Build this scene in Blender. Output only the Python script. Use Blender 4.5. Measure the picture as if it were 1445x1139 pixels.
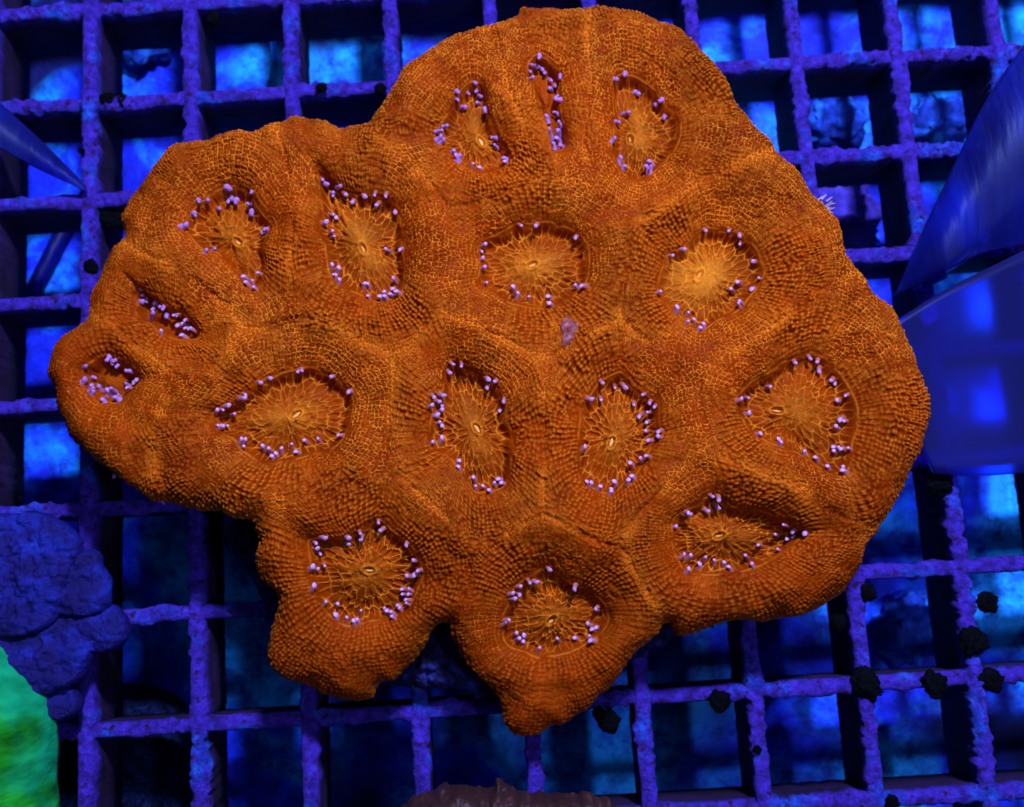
import bpy, math, random
import numpy as np
from mathutils import Matrix, Vector

# ------------------------------------------------------------------ reset
for o in list(bpy.data.objects):
    bpy.data.objects.remove(o)
SC = bpy.context.scene
COL = SC.collection
random.seed(7)
RNG = np.random.default_rng(11)

# ------------------------------------------------------------------ camera
# world: x to the right, y away, z up, metres; rack top at z = 0
PW, PH, FPX = 1445.0, 1139.0, 1500.0          # photograph size and focal length in its pixels
ROTV = np.array([0.1617, 0.0005, -0.0595])    # camera rotation (axis * angle)
CPOS = np.array([0.07515, -0.0890, 0.1493])


def rotmat(v):
    t = np.linalg.norm(v); k = v / t
    K = np.array([[0, -k[2], k[1]], [k[2], 0, -k[0]], [-k[1], k[0], 0]])
    return np.eye(3) + math.sin(t) * K + (1 - math.cos(t)) * K @ K


CR = rotmat(ROTV)


def at(px, py, z):
    """world x, y of the photograph's pixel for a point known to stand at height z"""
    px = np.asarray(px, float); py = np.asarray(py, float)
    d = np.stack([(px - PW / 2) / FPX, -(py - PH / 2) / FPX, -np.ones_like(px)], -1) @ CR.T
    s = (z - CPOS[2]) / d[..., 2]
    return (CPOS + d * s[..., None])[..., :2]


cam_d = bpy.data.cameras.new('camera')
cam = bpy.data.objects.new('camera', cam_d)
COL.objects.link(cam)
M = Matrix.Identity(4)
for i in range(3):
    for j in range(3):
        M[i][j] = CR[i, j]
    M[i][3] = CPOS[i]
cam.matrix_world = M
cam_d.sensor_width = 36.0
cam_d.lens = FPX / PW * 36.0
cam_d.clip_start = 0.005
cam_d.clip_end = 20.0
cam_d.dof.use_dof = True
cam_d.dof.focus_distance = 0.1275
cam_d.dof.aperture_fstop = 30.0
SC.camera = cam

# ------------------------------------------------------------------ light
LIGHT = (0.30, 0.42, 1.0)
w = bpy.data.worlds.new('World'); SC.world = w; w.use_nodes = True
bg = w.node_tree.nodes['Background']
bg.inputs[0].default_value = (0.05, 0.09, 0.5, 1); bg.inputs[1].default_value = 0.012


def area(name, loc, target, size, power, col):
    d = bpy.data.lights.new(name, 'AREA'); d.shape = 'DISK'; d.size = size
    d.energy = power; d.color = col
    o = bpy.data.objects.new(name, d); COL.objects.link(o)
    v = Vector(target) - Vector(loc)
    o.location = loc; o.rotation_euler = v.to_track_quat('-Z', 'Y').to_euler()
    return o


CEN = at(700, 560, 0.02)
TGT = (CEN[0], CEN[1] + 0.01, 0.0)
area('aquarium_lamp', (TGT[0] + 0.080, TGT[1] + 0.170, 0.325), TGT, 0.036, 4.3, LIGHT)
area('aquarium_lamp', (TGT[0] + 0.17, TGT[1] - 0.09, 0.34), TGT, 0.036, 0.5, LIGHT)
area('added_fill_light', (TGT[0] - 0.03, TGT[1] + 0.12, 0.42), TGT, 0.26, 0.25, LIGHT)  # added broad soft fill light from above

SC.view_settings.view_transform = 'Standard'
SC.view_settings.look = 'None'
SC.view_settings.gamma = 1.0
SC.view_settings.exposure = -0.08
SC.view_settings.use_curve_mapping = False

# ------------------------------------------------------------------ numpy noise


def h2(ix, iy, seed=0):
    ix = ix.astype(np.int64); iy = iy.astype(np.int64)
    n = (ix * 374761393 + iy * 668265263 + seed * 974634777) & 0xffffffff
    n = ((n ^ (n >> 13)) * 1274126177) & 0xffffffff
    n = ((n ^ (n >> 16)) * 2246822519) & 0xffffffff
    return ((n ^ (n >> 15)) & 0xffffff) / float(0x1000000)


def vn(x, y, seed=0):
    fx = np.floor(x); fy = np.floor(y); u = x - fx; v = y - fy
    u = u * u * u * (u * (u * 6 - 15) + 10); v = v * v * v * (v * (v * 6 - 15) + 10)
    a = h2(fx, fy, seed); b = h2(fx + 1, fy, seed); c = h2(fx, fy + 1, seed); d = h2(fx + 1, fy + 1, seed)
    return (a * (1 - u) + b * u) * (1 - v) + (c * (1 - u) + d * u) * v


def fbm(x, y, seed=0, octv=3):
    s = 0; a = 0.5; t = 0
    for i in range(octv):
        s = s + a * vn(x * 2 ** i + 17.3 * i, y * 2 ** i - 9.1 * i, seed + i); t += a; a *= 0.5
    return s / t


def worley(u, v, seed, jit=0.7, period=None):
    """F1, F2 and the id of the nearest jittered cell centre"""
    iu = np.floor(u); iv = np.floor(v)
    f1 = np.full(u.shape, 9.0); f2 = np.full(u.shape, 9.0); idn = np.zeros(u.shape)
    for a in (-1, 0, 1):
        for b in (-1, 0, 1):
            cu = iu + a; cv = iv + b
            hv = cv if period is None else np.mod(cv, period)
            ju = cu + 0.5 + (h2(cu, hv, seed) - 0.5) * jit
            jv = cv + 0.5 + (h2(cu, hv, seed + 5) - 0.5) * jit
            d = np.hypot(u - ju, v - jv)
            near = d < f1
            f2 = np.where(near, f1, np.minimum(f2, d))
            idn = np.where(near, h2(cu, hv, seed + 9), idn)
            f1 = np.where(near, d, f1)
    return f1, f2, idn


def sst(a, b, x):
    t = np.clip((x - a) / (b - a), 0, 1)
    return t * t * (3 - 2 * t)


def spline(pts, n=6):
    """closed Catmull-Rom curve through traced points"""
    P = np.asarray(pts, float); m = len(P); out = []
    for i in range(m):
        p0, p1, p2, p3 = P[i - 1], P[i], P[(i + 1) % m], P[(i + 2) % m]
        for k in range(n):
            t = k / n
            out.append(0.5 * (2 * p1 + (p2 - p0) * t + (2 * p0 - 5 * p1 + 4 * p2 - p3) * t * t + (3 * p1 - p0 - 3 * p2 + p3) * t ** 3))
    return np.array(out)


def sdf(poly, X, Y):
    """signed distance, positive inside"""
    sh = X.shape; x = X.ravel(); y = Y.ravel()
    d2 = np.full(x.shape, 1e18); ins = np.zeros(x.shape, bool)
    n = len(poly)
    for i in range(n):
        ax, ay = poly[i]; bx, by = poly[(i + 1) % n]
        ex, ey = bx - ax, by - ay
        t = np.clip(((x - ax) * ex + (y - ay) * ey) / (ex * ex + ey * ey + 1e-18), 0, 1)
        d2 = np.minimum(d2, (x - ax - t * ex) ** 2 + (y - ay - t * ey) ** 2)
        if ay != by:
            c = ((ay > y) != (by > y)) & (x < ex * (y - ay) / ey + ax)
            ins ^= c
    d = np.sqrt(d2)
    return np.where(ins, d, -d).reshape(sh)


def bil(A, fx, fy):
    ix = np.clip(np.floor(fx).astype(int), 0, A.shape[1] - 2); iy = np.clip(np.floor(fy).astype(int), 0, A.shape[0] - 2)
    u = fx - ix; v = fy - iy
    return (A[iy, ix] * (1 - u) + A[iy, ix + 1] * u) * (1 - v) + (A[iy + 1, ix] * (1 - u) + A[iy + 1, ix + 1] * u) * v


# ------------------------------------------------------------------ mesh helpers


def np_mesh(name, V, F, attr=None):
    me = bpy.data.meshes.new(name)
    V = np.asarray(V, np.float32); F = np.asarray(F, np.int32)
    k = F.shape[1]
    me.vertices.add(len(V)); me.vertices.foreach_set('co', V.ravel())
    me.loops.add(F.size); me.loops.foreach_set('vertex_index', F.ravel())
    me.polygons.add(len(F))
    me.polygons.foreach_set('loop_start', np.arange(0, F.size, k, dtype=np.int32))
    me.polygons.foreach_set('loop_total', np.full(len(F), k, np.int32))
    me.polygons.foreach_set('use_smooth', np.ones(len(F), bool))
    me.update(calc_edges=True)
    if attr is not None:
        a = me.attributes.new('tint', 'FLOAT_COLOR', 'POINT')
        c = np.ones((len(V), 4), np.float32); c[:, :attr.shape[1]] = attr
        a.data.foreach_set('color', c.ravel())
    me.validate()
    return me


def link(name, me, mat=None, parent=None, **props):
    o = bpy.data.objects.new(name, me); COL.objects.link(o)
    if mat is not None and me is not None and not me.materials:
        me.materials.append(mat)
    if parent is not None:
        o.parent = parent
    for k, v in props.items():
        o[k] = v
    return o


def empty(name, loc, **props):
    o = bpy.data.objects.new(name, None); COL.objects.link(o); o.location = loc
    o.empty_display_size = 0.005
    for k, v in props.items():
        o[k] = v
    return o


def sub(V, F, attr, keep):
    f = F[keep]; used, inv = np.unique(f, return_inverse=True)
    return V[used], inv.reshape(f.shape), attr[used]


def grid_inside(poly, sp, coarse, rough=None):
    """regular grid clipped to an outline; border vertices are pulled onto the outline (all mm)"""
    lo = poly.min(0) - 2.5; hi = poly.max(0) + 2.5
    cx = np.arange(lo[0], hi[0] + coarse, coarse); cy = np.arange(lo[1], hi[1] + coarse, coarse)
    CX, CY = np.meshgrid(cx, cy); S = sdf(poly, CX, CY)
    nx = int((hi[0] - lo[0]) / sp); ny = int((hi[1] - lo[1]) / sp)
    X, Y = np.meshgrid(lo[0] + np.arange(nx) * sp, lo[1] + np.arange(ny) * sp)
    e = bil(S, (X - lo[0]) / coarse, (Y - lo[1]) / coarse)
    if rough is not None:
        e = e + rough(X, Y) * np.exp(-np.abs(e) / 1.2)
    gy, gx = np.gradient(e, sp)
    g = np.hypot(gx, gy) + 1e-9
    ins = e > 0
    q = ins[:-1, :-1] | ins[1:, :-1] | ins[:-1, 1:] | ins[1:, 1:]
    idx = np.arange(nx * ny).reshape(ny, nx)
    F = np.stack([idx[:-1, :-1][q], idx[:-1, 1:][q], idx[1:, 1:][q], idx[1:, :-1][q]], -1)
    used, inv = np.unique(F, return_inverse=True); F = inv.reshape(F.shape)
    x = X.ravel()[used]; y = Y.ravel()[used]; ee = e.ravel()[used]
    ux = (gx / g).ravel()[used]; uy = (gy / g).ravel()[used]
    mv = np.where(ee < 0, -ee / np.maximum(g.ravel()[used], 0.5), 0)
    x = x + ux * mv; y = y + uy * mv
    return x, y, np.maximum(ee, 0), ux, uy, F


def skirt(V, F, attr, ux, uy, rings):
    """rings: list of (inward, down) in the units of V"""
    E = np.concatenate([F[:, [0, 1]], F[:, [1, 2]], F[:, [2, 3]], F[:, [3, 0]]])
    S = np.sort(E, 1); key = S[:, 0].astype(np.int64) * len(V) + S[:, 1]
    u, first, cnt = np.unique(key, return_index=True, return_counts=True)
    B = E[first[cnt == 1]]
    bv = np.unique(B); mp = np.full(len(V), -1); mp[bv] = np.arange(len(bv))
    prev = bv.copy(); Vs = [V]; As = [attr]; Fs = [F]; n = len(V)
    bU = np.stack([ux[bv], uy[bv]], -1)
    a = B[:, 0]; b = B[:, 1]
    for (inw, dn) in rings:
        nv = V[bv].copy(); nv[:, :2] += bU * inw; nv[:, 2] -= dn
        cur = np.arange(n, n + len(bv)); n += len(bv)
        Fs.append(np.stack([prev[mp[b]], prev[mp[a]], cur[mp[a]], cur[mp[b]]], -1))
        Vs.append(nv); As.append(attr[bv]); prev = cur
    return np.concatenate(Vs), np.concatenate(Fs), np.concatenate(As)


# ------------------------------------------------------------------ materials


def mat(name):
    m = bpy.data.materials.new(name); m.use_nodes = True
    nt = m.node_tree; b = nt.nodes['Principled BSDF']
    return m, nt, b


def nd(nt, typ, **kw):
    n = nt.nodes.new(typ)
    for k, v in kw.items():
        setattr(n, k, v)
    return n


def ramp(nt, fac, stops):
    r = nd(nt, 'ShaderNodeValToRGB'); e = r.color_ramp.elements
    while len(e) < len(stops):
        e.new(0.5)
    for i, (p, c) in enumerate(stops):
        e[i].position = p; e[i].color = (c[0], c[1], c[2], 1)
    nt.links.new(fac, r.inputs[0]); return r.outputs[0]


def noise(nt, scale, detail=4, rough=0.6, coord='Object', dist=0.0):
    tc = nd(nt, 'ShaderNodeTexCoord'); n = nd(nt, 'ShaderNodeTexNoise')
    n.inputs['Scale'].default_value = scale; n.inputs['Detail'].default_value = detail
    n.inputs['Roughness'].default_value = rough; n.inputs['Distortion'].default_value = dist
    nt.links.new(tc.outputs[coord], n.inputs['Vector']); return n.outputs['Fac']


def mix(nt, fac, a, b, blend='MIX'):
    m = nd(nt, 'ShaderNodeMix', data_type='RGBA', blend_type=blend)
    for s, v in ((m.inputs[0], fac), (m.inputs[6], a), (m.inputs[7], b)):
        if isinstance(v, (int, float)):
            s.default_value = v
        elif isinstance(v, tuple):
            s.default_value = (v[0], v[1], v[2], 1)
        else:
            nt.links.new(v, s)
    return m.outputs[2]


def bump(nt, b, h, strength, dist):
    n = nd(nt, 'ShaderNodeBump'); n.inputs['Strength'].default_value = strength
    n.inputs['Distance'].default_value = dist
    nt.links.new(h, n.inputs['Height']); nt.links.new(n.outputs[0], b.inputs['Normal'])


def surf(name, scale, stops, rough=0.7, spec=0.15, bscale=None, bstr=0.5, bdist=0.0004, detail=5, dist=0.0):
    m, nt, b = mat(name)
    nt.links.new(ramp(nt, noise(nt, scale, detail, 0.62, dist=dist), stops), b.inputs['Base Color'])
    b.inputs['Roughness'].default_value = rough; b.inputs['Specular IOR Level'].default_value = spec
    if bscale:
        bump(nt, b, noise(nt, bscale, 5, 0.65), bstr, bdist)
    return m


def tissue(name, deep, mid, bright, disc=False):
    m, nt, b = mat(name)
    at_ = nd(nt, 'ShaderNodeAttribute', attribute_name='tint')
    sp = nd(nt, 'ShaderNodeSeparateColor'); nt.links.new(at_.outputs['Color'], sp.inputs[0])
    c0 = mix(nt, sp.outputs[2], deep, mid)
    c1 = mix(nt, sp.outputs[0], c0, bright)
    fine = ramp(nt, noise(nt, 2600, 3, 0.6), [(0.3, (0.82, 0.8, 0.8)), (0.7, (1.12, 1.15, 1.1))])
    c2 = mix(nt, 1.0, c1, fine, 'MULTIPLY')
    nt.links.new(c2, b.inputs['Base Color'])
    b.inputs['Roughness'].default_value = 0.48
    b.inputs['Specular IOR Level'].default_value = 0.012
    b.inputs['Subsurface Weight'].default_value = 0.0
    bump(nt, b, noise(nt, 4200, 2, 0.5), 0.25, 0.00008)
    return m


M_FLESH = tissue('orange_tissue', (0.145, 0.0085, 0.0002), (0.37, 0.0315, 0.0005), (1.0, 0.24, 0.010))
M_DISC = tissue('amber_tissue', (0.125, 0.010, 0.0003), (0.36, 0.037, 0.0007), (1.0, 0.27, 0.012))

# ================================================================== ORANGE CORAL COLONY
OUT = [(343,188),(323,192),(297,198),(281,198),(260,202),(244,210),(229,226),(213,243),(200,261),(186,282),(177,302),(174,314),(180,328),(180,342),(165,358),(153,379),(139,405),(131,429),(128,450),(110,466),(92,480),(84,495),(76,520),(74,532),(80,549),(84,580),(94,599),(103,620),(118,633),(139,651),(157,663),(171,672),(179,683),(200,696),(215,706),(239,709),(260,716),(292,722),(313,722),(330,731),(360,736),(364,752),(370,764),(364,782),(366,809),(379,824),(394,839),(394,857),(387,883),(381,912),(387,937),(403,955),(421,961),(439,968),(451,977),(480,986),(510,989),(528,982),(533,968),(540,961),(558,959),(567,949),(588,928),(602,910),(608,892),(618,882),(634,878),(637,895),(647,919),(659,937),(683,961),(696,973),(704,988),(709,1004),(714,1020),(725,1034),(744,1037),(762,1034),(775,1023),(794,1019),(810,1009),(828,1001),(841,984),(857,971),(873,952),(886,929),(899,915),(912,906),(926,893),(938,879),(946,883),(952,895),(968,896),(984,891),(1005,883),(1018,879),(1042,875),(1058,876),(1074,879),(1090,874),(1111,872),(1132,868),(1153,860),(1174,846),(1192,831),(1211,798),(1221,769),(1234,755),(1245,734),(1261,705),(1271,687),(1282,658),(1295,637),(1303,611),(1309,582),(1309,571),(1303,555),(1298,540),(1290,524),(1286,508),(1279,492),(1263,463),(1248,434),(1229,416),(1219,400),(1205,384),(1197,371),(1190,364),(1188,347),(1182,316),(1171,303),(1161,290),(1147,276),(1137,258),(1124,234),(1103,218),(1083,202),(1061,179),(1042,155),(1032,132),(1019,105),(1005,87),(990,71),(976,53),(955,40),(937,32),(916,22),(889,18),(853,12),(826,13),(797,16),(779,13),(758,14),(737,12),(729,22),(705,32),(684,41),(666,47),(642,54),(614,68),(585,86),(569,100),(559,121),(545,140),(530,161),(520,174),(498,177),(480,180),(461,171),(440,170),(416,166),(401,175),(387,179),(377,183),(361,191)]


def crop(x0, y0, s, pts):
    return [(x0 + s * a, y0 + s * b) for a, b in pts]


S3 = 300 / 1139.0; S2 = 200 / 1139.0
# (centre, mouth slit or None, mouth angle, rim points, tentacle tips), traced in photograph pixels
POLYPS = [
 ((672,190),(679,200),115,[(660,122),(679,124),(688,158),(697,184),(717,219),(711,234),(684,241),(653,233),(632,210),(619,193),(628,167),(643,143)],
  crop(600,0,S3,[(265,460),(275,490),(290,510),(175,520),(185,550),(205,570),(230,505),(280,545),(310,600),(120,680),(100,710),(95,750),(110,760),(155,800),(180,840),(195,825),(255,880),(300,880),(350,730),(365,765),(425,835),(430,860)])),
 ((772,147),None,0,[(748,87),(763,81),(779,92),(791,109),(786,126),(788,147),(796,179),(796,205),(779,209),(774,179),(764,153),(754,126),(745,105)],
  crop(600,0,S3,[(615,325),(590,345),(570,350),(570,380),(575,410),(625,360),(645,380),(665,410),(690,440),(670,460),(710,420),(690,520),(690,545),(690,580),(660,610),(710,640),(722,658),(670,670),(705,685),(715,705),(695,740),(720,745),(730,760)])),
 ((903,185),(890,195),95,[(868,110),(884,104),(913,117),(936,142),(959,169),(958,197),(937,226),(903,254),(879,243),(866,219),(866,184),(867,147)],
  crop(850,0,S3,[(75,435),(125,405),(190,475),(285,545),(310,545),(325,605),(145,595),(100,645),(75,760),(112,832),(122,872),(262,845),(240,870),(255,885)])),
 ((328,334),(335,341),130,[(262,321),(269,300),(289,280),(321,266),(352,273),(367,298),(380,321),(371,345),(371,377),(362,398),(345,399),(324,374),(306,355),(290,353),(273,338)],
  crop(240,240,S2,[(465,170),(465,220),(460,250),(495,255),(655,210),(618,272),(615,335),(300,250),(245,265),(370,305),(185,350),(205,358),(145,465),(315,655),(352,612),(715,470),(745,455),(557,830),(585,822),(607,880),(638,865),(703,803),(672,925)])),
 ((512,345),(512,351),110,[(452,250),(478,261),(510,271),(543,275),(560,297),(565,321),(567,349),(568,379),(568,409),(550,424),(525,422),(495,408),(470,392),(463,367),(457,339),(452,323),(455,290)],
  crop(420,230,S2,[(205,130),(210,170),(265,220),(280,245),(330,190),(372,250),(437,303),(517,268),(608,272),(630,330),(690,275),(765,378),(690,675),(812,678),(278,408),(310,420),(232,495),(282,548),(298,575),(290,822),(335,830),(290,890),(325,900),(355,940),(528,945),(570,950),(572,1060),(680,1015),(678,1060),(708,1065),(735,1025),(752,1040),(768,995),(752,915),(810,1030)])),
 ((753,374),(751,374),20,[(679,342),(706,330),(734,317),(776,317),(812,330),(828,346),(828,371),(825,396),(812,414),(780,431),(753,433),(723,428),(700,414),(678,402),(678,371)],
  crop(660,270,0.2107,[(355,245),(462,242),(708,308),(122,360),(102,398),(108,455),(120,517),(130,595),(320,630),(347,667),(405,690),(548,675),(553,745),(712,620),(755,625)])),
 ((1002,392),(987,388),60,[(945,357),(966,350),(991,325),(1027,325),(1052,337),(1075,365),(1077,390),(1061,413),(1043,437),(1012,453),(993,464),(976,460),(953,440),(931,413),(932,388),(939,369)],
  crop(900,280,0.193,[(490,245),(665,250),(730,265),(745,322),(850,455),(735,585),(690,640),(885,580),(838,635),(740,740),(725,765),(340,385),(260,420),(168,680),(303,810),(382,835),(360,900),(425,883),(490,915),(450,940)])),
 ((236,449),None,0,[(195,407),(210,417),(232,432),(259,445),(278,462),(276,476),(251,479),(233,472),(212,457),(194,447),(192,427)],
  crop(100,380,S2,[(558,172),(560,210),(595,245),(550,265),(648,265),(640,310),(645,345),(692,300),(742,330),(728,368),(830,360),(815,380),(900,395),(830,435),(870,430),(890,440),(915,450),(940,470),(880,495),(745,490)])),
 ((154,537),None,0,[(118,519),(146,504),(161,508),(177,521),(194,535),(184,547),(165,565),(142,565),(127,550),(117,536)],
  crop(100,380,S2,[(295,745),(310,765),(335,782),(340,750),(118,795),(150,860),(165,850),(125,900),(165,935),(185,945),(205,930),(190,975),(265,955),(285,950),(310,940),(335,990),(355,1005),(260,1035),(435,825),(490,885),(510,880),(400,905),(440,930)])),
 ((405,588),(418,586),35,[(303,582),(323,572),(347,556),(367,544),(382,535),(423,522),(447,521),(468,531),(491,552),(498,570),(493,593),(484,618),(463,633),(440,639),(407,649),(380,654),(350,643),(334,622),(316,613),(303,600)],
  crop(280,490,0.1668,[(865,208),(840,220),(605,285),(535,325),(418,408),(400,458),(265,510),(222,530),(165,545),(300,570),(165,650),(195,680),(220,675),(240,650),(385,785),(410,780),(392,832),(552,830),(597,850),(680,838),(662,890),(625,910),(768,805),(828,865),(892,770),(988,765),(1180,725),(1262,370),(1125,262)])),
 ((667,608),(673,605),120,[(629,521),(640,512),(657,522),(685,532),(702,546),(712,571),(714,591),(722,619),(720,644),(714,679),(691,693),(669,691),(650,664),(634,645),(611,628),(608,603),(613,571),(626,552)],
  crop(600,490,0.202,[(190,140),(165,190),(262,155),(425,228),(418,288),(487,258),(530,385),(508,440),(78,362),(122,362),(100,395),(125,400),(55,428),(120,440),(100,460),(82,492),(105,525),(122,540),(130,635),(60,665),(232,782),(248,832),(345,898),(345,962),(415,963),(452,988),(475,940),(517,900),(535,935)])),
 ((872,616),(863,624),70,[(832,564),(846,543),(873,528),(889,539),(909,557),(927,569),(928,597),(932,614),(915,638),(896,667),(877,685),(860,696),(829,683),(818,666),(817,626),(821,587)],
  crop(800,500,0.1932,[(360,245),(415,242),(255,225),(262,330),(172,350),(487,362),(552,305),(590,350),(630,380),(585,425),(518,440),(582,480),(580,560),(655,555),(588,612),(655,610),(145,685),(472,775),(525,755),(572,732),(478,878),(437,915),(370,918),(335,975),(318,990),(160,930),(190,940),(240,955)])),
 ((1122,580),(1096,580),-10,[(1043,566),(1061,541),(1083,530),(1107,512),(1142,498),(1170,511),(1189,532),(1205,566),(1208,589),(1201,629),(1195,662),(1170,665),(1134,643),(1104,630),(1072,616),(1052,600)],
  crop(1030,480,S2,[(635,155),(518,192),(710,185),(718,238),(325,380),(165,457),(95,495),(175,588),(830,325),(855,332),(918,440),(875,482),(890,615),(920,635),(860,690),(860,830),(855,870),(880,855),(905,850),(945,855),(245,742),(415,800),(420,820),(588,885),(710,922),(795,1000),(890,1015),(900,1030)])),
 ((1022,758),(1015,756),15,[(952,733),(971,721),(1003,703),(1018,707),(1042,718),(1079,724),(1105,740),(1138,751),(1126,762),(1105,779),(1079,794),(1058,802),(1021,809),(970,807),(954,780),(949,756)],
  crop(900,680,S3,[(397,90),(435,110),(425,147),(380,167),(275,165),(278,190),(212,245),(770,235),(825,257),(885,270),(740,285),(810,295),(835,290),(750,362),(648,327),(583,385),(605,435),(260,395),(300,395),(367,398),(355,440),(425,413),(463,425),(500,445),(285,468)])),
 ((516,810),(521,805),-5,[(440,763),(476,762),(505,752),(532,735),(555,752),(580,776),(595,803),(588,832),(575,859),(553,871),(524,875),(497,883),(471,870),(452,848),(441,813),(440,787)],
  crop(350,700,S3,[(372,253),(412,240),(370,290),(390,312),(355,392),(375,397),(410,372),(372,490),(425,568),(475,572),(483,638),(535,650),(595,610),(593,655),(575,665),(718,597),(748,610),(765,610),(800,600),(798,575),(770,635),(840,575),(840,545),(850,520),(850,498),(818,490),(818,520),(838,433),(885,410),(900,395),(877,350),(835,263),(600,210),(610,240),(527,265),(538,235),(705,195),(690,145)])),
 ((781,868),(778,876),40,[(719,842),(736,824),(773,802),(804,825),(836,838),(858,868),(845,892),(825,908),(799,922),(765,926),(736,919),(716,908),(710,881)],
  crop(620,760,S3,[(585,177),(492,240),(517,247),(437,265),(438,302),(397,305),(410,333),(378,430),(370,452),(420,515),(428,530),(467,527),(457,558),(535,580),(642,533),(728,525),(790,460),(820,475),(840,470),(795,520),(805,530),(830,375),(838,385),(708,272)])),
]

C0 = at(690, 540, 0.022) * 1000


def zc(x, y):
    """height (mm) of the colony's plateau: nearly flat, drooping towards the near and left lobes"""
    u = x - C0[0]; v = y - C0[1]
    sp = lambda a: np.log1p(np.exp(np.clip(a, -30, 30) / 2.0)) * 2.0
    return 19.0 - 0.42 * sp(-v - 16) - 0.16 * sp(-u - 32) - 0.10 * sp(v - 30) - 0.10 * sp(u - 38)


def surf_at(pts, off):
    P = np.asarray(pts, float); z = np.full(len(P), 20.0)
    for _ in range(5):
        xy = at(P[:, 0], P[:, 1], z / 1000) * 1000
        z = zc(xy[:, 0], xy[:, 1]) + off
    return xy


DROP, DW = 3.4, 4.2
outline = spline(surf_at(OUT, -1.4 + 1.3 * sst(400, 60, np.array(OUT)[:, 1].astype(float))), 3)
x, y, e, ux, uy, F = grid_inside(outline, 0.102, 0.33,
    lambda X, Y: 0.16 * (worley(X / 0.75, Y / 0.75, 3)[0] - 0.45) * -2 + 0.35 * (fbm(X / 2.5, Y / 2.5, 8) - 0.5))
n = len(x)
d1 = np.full(n, 1e3); d2 = np.full(n, 1e3); kid = np.zeros(n, int); th = np.zeros(n); NN = np.zeros(n); RR = np.zeros(n)
RIMS = []
for k, (c, mo, ma, rim, tips) in enumerate(POLYPS):
    rc = spline(surf_at(rim, 0.3), 5); cc = surf_at([c], 0.0)[0]
    rel = rc - cc
    cov = np.cov(rel.T); ev, evec = np.linalg.eigh(cov); ev = np.sqrt(ev / ev.mean())
    ev = ev ** 0.8
    nrm = lambda a, b: ((a * evec[0, 0] + b * evec[1, 0]) / ev[0], (a * evec[0, 1] + b * evec[1, 1]) / ev[1])
    a, b = nrm(rel[:, 0], rel[:, 1]); ta = np.arctan2(b, a); ra = np.hypot(a, b)
    o = np.argsort(ta); ta = ta[o]; ra = ra[o]
    ta = np.concatenate([ta - 2 * np.pi, ta, ta + 2 * np.pi]); ra = np.concatenate([ra, ra, ra])
    a, b = nrm(x - cc[0], y - cc[1]); t = np.arctan2(b, a); r = np.hypot(a, b)
    wob = 0.55 * (fbm(np.cos(t) * 3.2 + 10, np.sin(t) * 3.2 + k * 5, 77, 3) - 0.5)
    R = np.interp(t, ta, ra) + wob
    scl = np.hypot(x - cc[0], y - cc[1]) / np.maximum(r, 1e-6)
    d = (r - R) * scl
    new1 = d < d1
    d2 = np.where(new1, d1, np.minimum(d2, d))
    kid = np.where(new1, k, kid); th = np.where(new1, t, th)
    Rm = ra.mean(); NN = np.where(new1, np.round(2 * np.pi * (Rm + 1.0) / 0.50), NN); RR = np.where(new1, R, RR)
    d1 = np.where(new1, d, d1)
    RIMS.append((cc, rc))

# ---- plateau, walls and edge
wx = x + 1.1 * (fbm(x / 4, y / 4, 21) - 0.5); wy = y + 1.1 * (fbm(x / 4, y / 4, 31) - 0.5)
ee = e * 1.25 + 1.0
dd2 = np.minimum(d2, ee)
out = np.maximum(d1, 0)
m = np.maximum((out + np.maximum(dd2, 0.05)) / 2, 0.25)
t_ = np.clip(out / m, 0, 1)
Hc = np.clip(0.55 * m + 0.55, 0.6, 2.3) * (0.45 + 1.1 * fbm(x / 6, y / 6, 41))
wall = Hc * (1 - (1 - t_) ** 2.1)
edge = np.clip(1 - e / DW, 0, 1)
drop = DROP * (1 - np.sqrt(np.maximum(1 - edge ** 2.3, 0)))
seam = np.exp(-((d2 - d1) / 0.7) ** 2) * (d1 > 0.4) * sst(0.4, 0.62, fbm(x / 5, y / 5, 51)) * np.clip(e / 4, 0, 1)
Z = zc(x, y) + wall - drop - 0.30 * seam + 1.6 * (fbm(x / 9, y / 9, 61) - 0.5)

# ---- papillae in rows round each mouth
wr = 1.5 * (fbm(x / 4.5, y / 4.5, 71) - 0.5); wv = 1.8 * (fbm(x / 4.5, y / 4.5, 81) - 0.5)
U = d1 / 0.52 + wr
# columns of papillae branch as they fan out
arc = np.maximum((np.maximum(d1, 0) + RR) / np.maximum(RR + 1.0, 1.0), 0.5)
mult = 2.0 ** np.clip(np.round(np.log2(np.maximum(arc, 1.0)) - 0.15 + 0.25 * (fbm(x / 2, y / 2, 79) - 0.5)), 0, 2)
NN = NN * mult
Vv = (th / (2 * np.pi)) * NN + wv * mult
f1, f2, idn = worley(U, Vv, 100, 0.5, NN)
f1 += 0; g1, g2, idg = worley(wx / 0.52, wy / 0.52, 140, 0.8)
blend = np.maximum(np.exp(-((d2 - d1) / 0.9) ** 2) * (d1 > 0), sst(2.2, 0.4, e) * 0.0)
blend = np.maximum(blend, sst(0.60, 0.75, fbm(x / 3.5, y / 3.5, 91)) * 0.9)
F1 = f1 * (1 - blend) + g1 * blend; F2 = f2 * (1 - blend) + g2 * blend; ID = idn * (1 - blend) + idg * blend
zone = sst(0.36, 0.66, fbm(x / 8, y / 8, 111) + 0.10 * (y - C0[1]) / 35 + 0.06 * (x - C0[0]) / 50)   # net-like or beaded
dome = np.clip(1 - (F1 / 0.62) ** 2, 0, 1)
net = 1 - sst(0.02, 0.24, F2 - F1)
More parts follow.
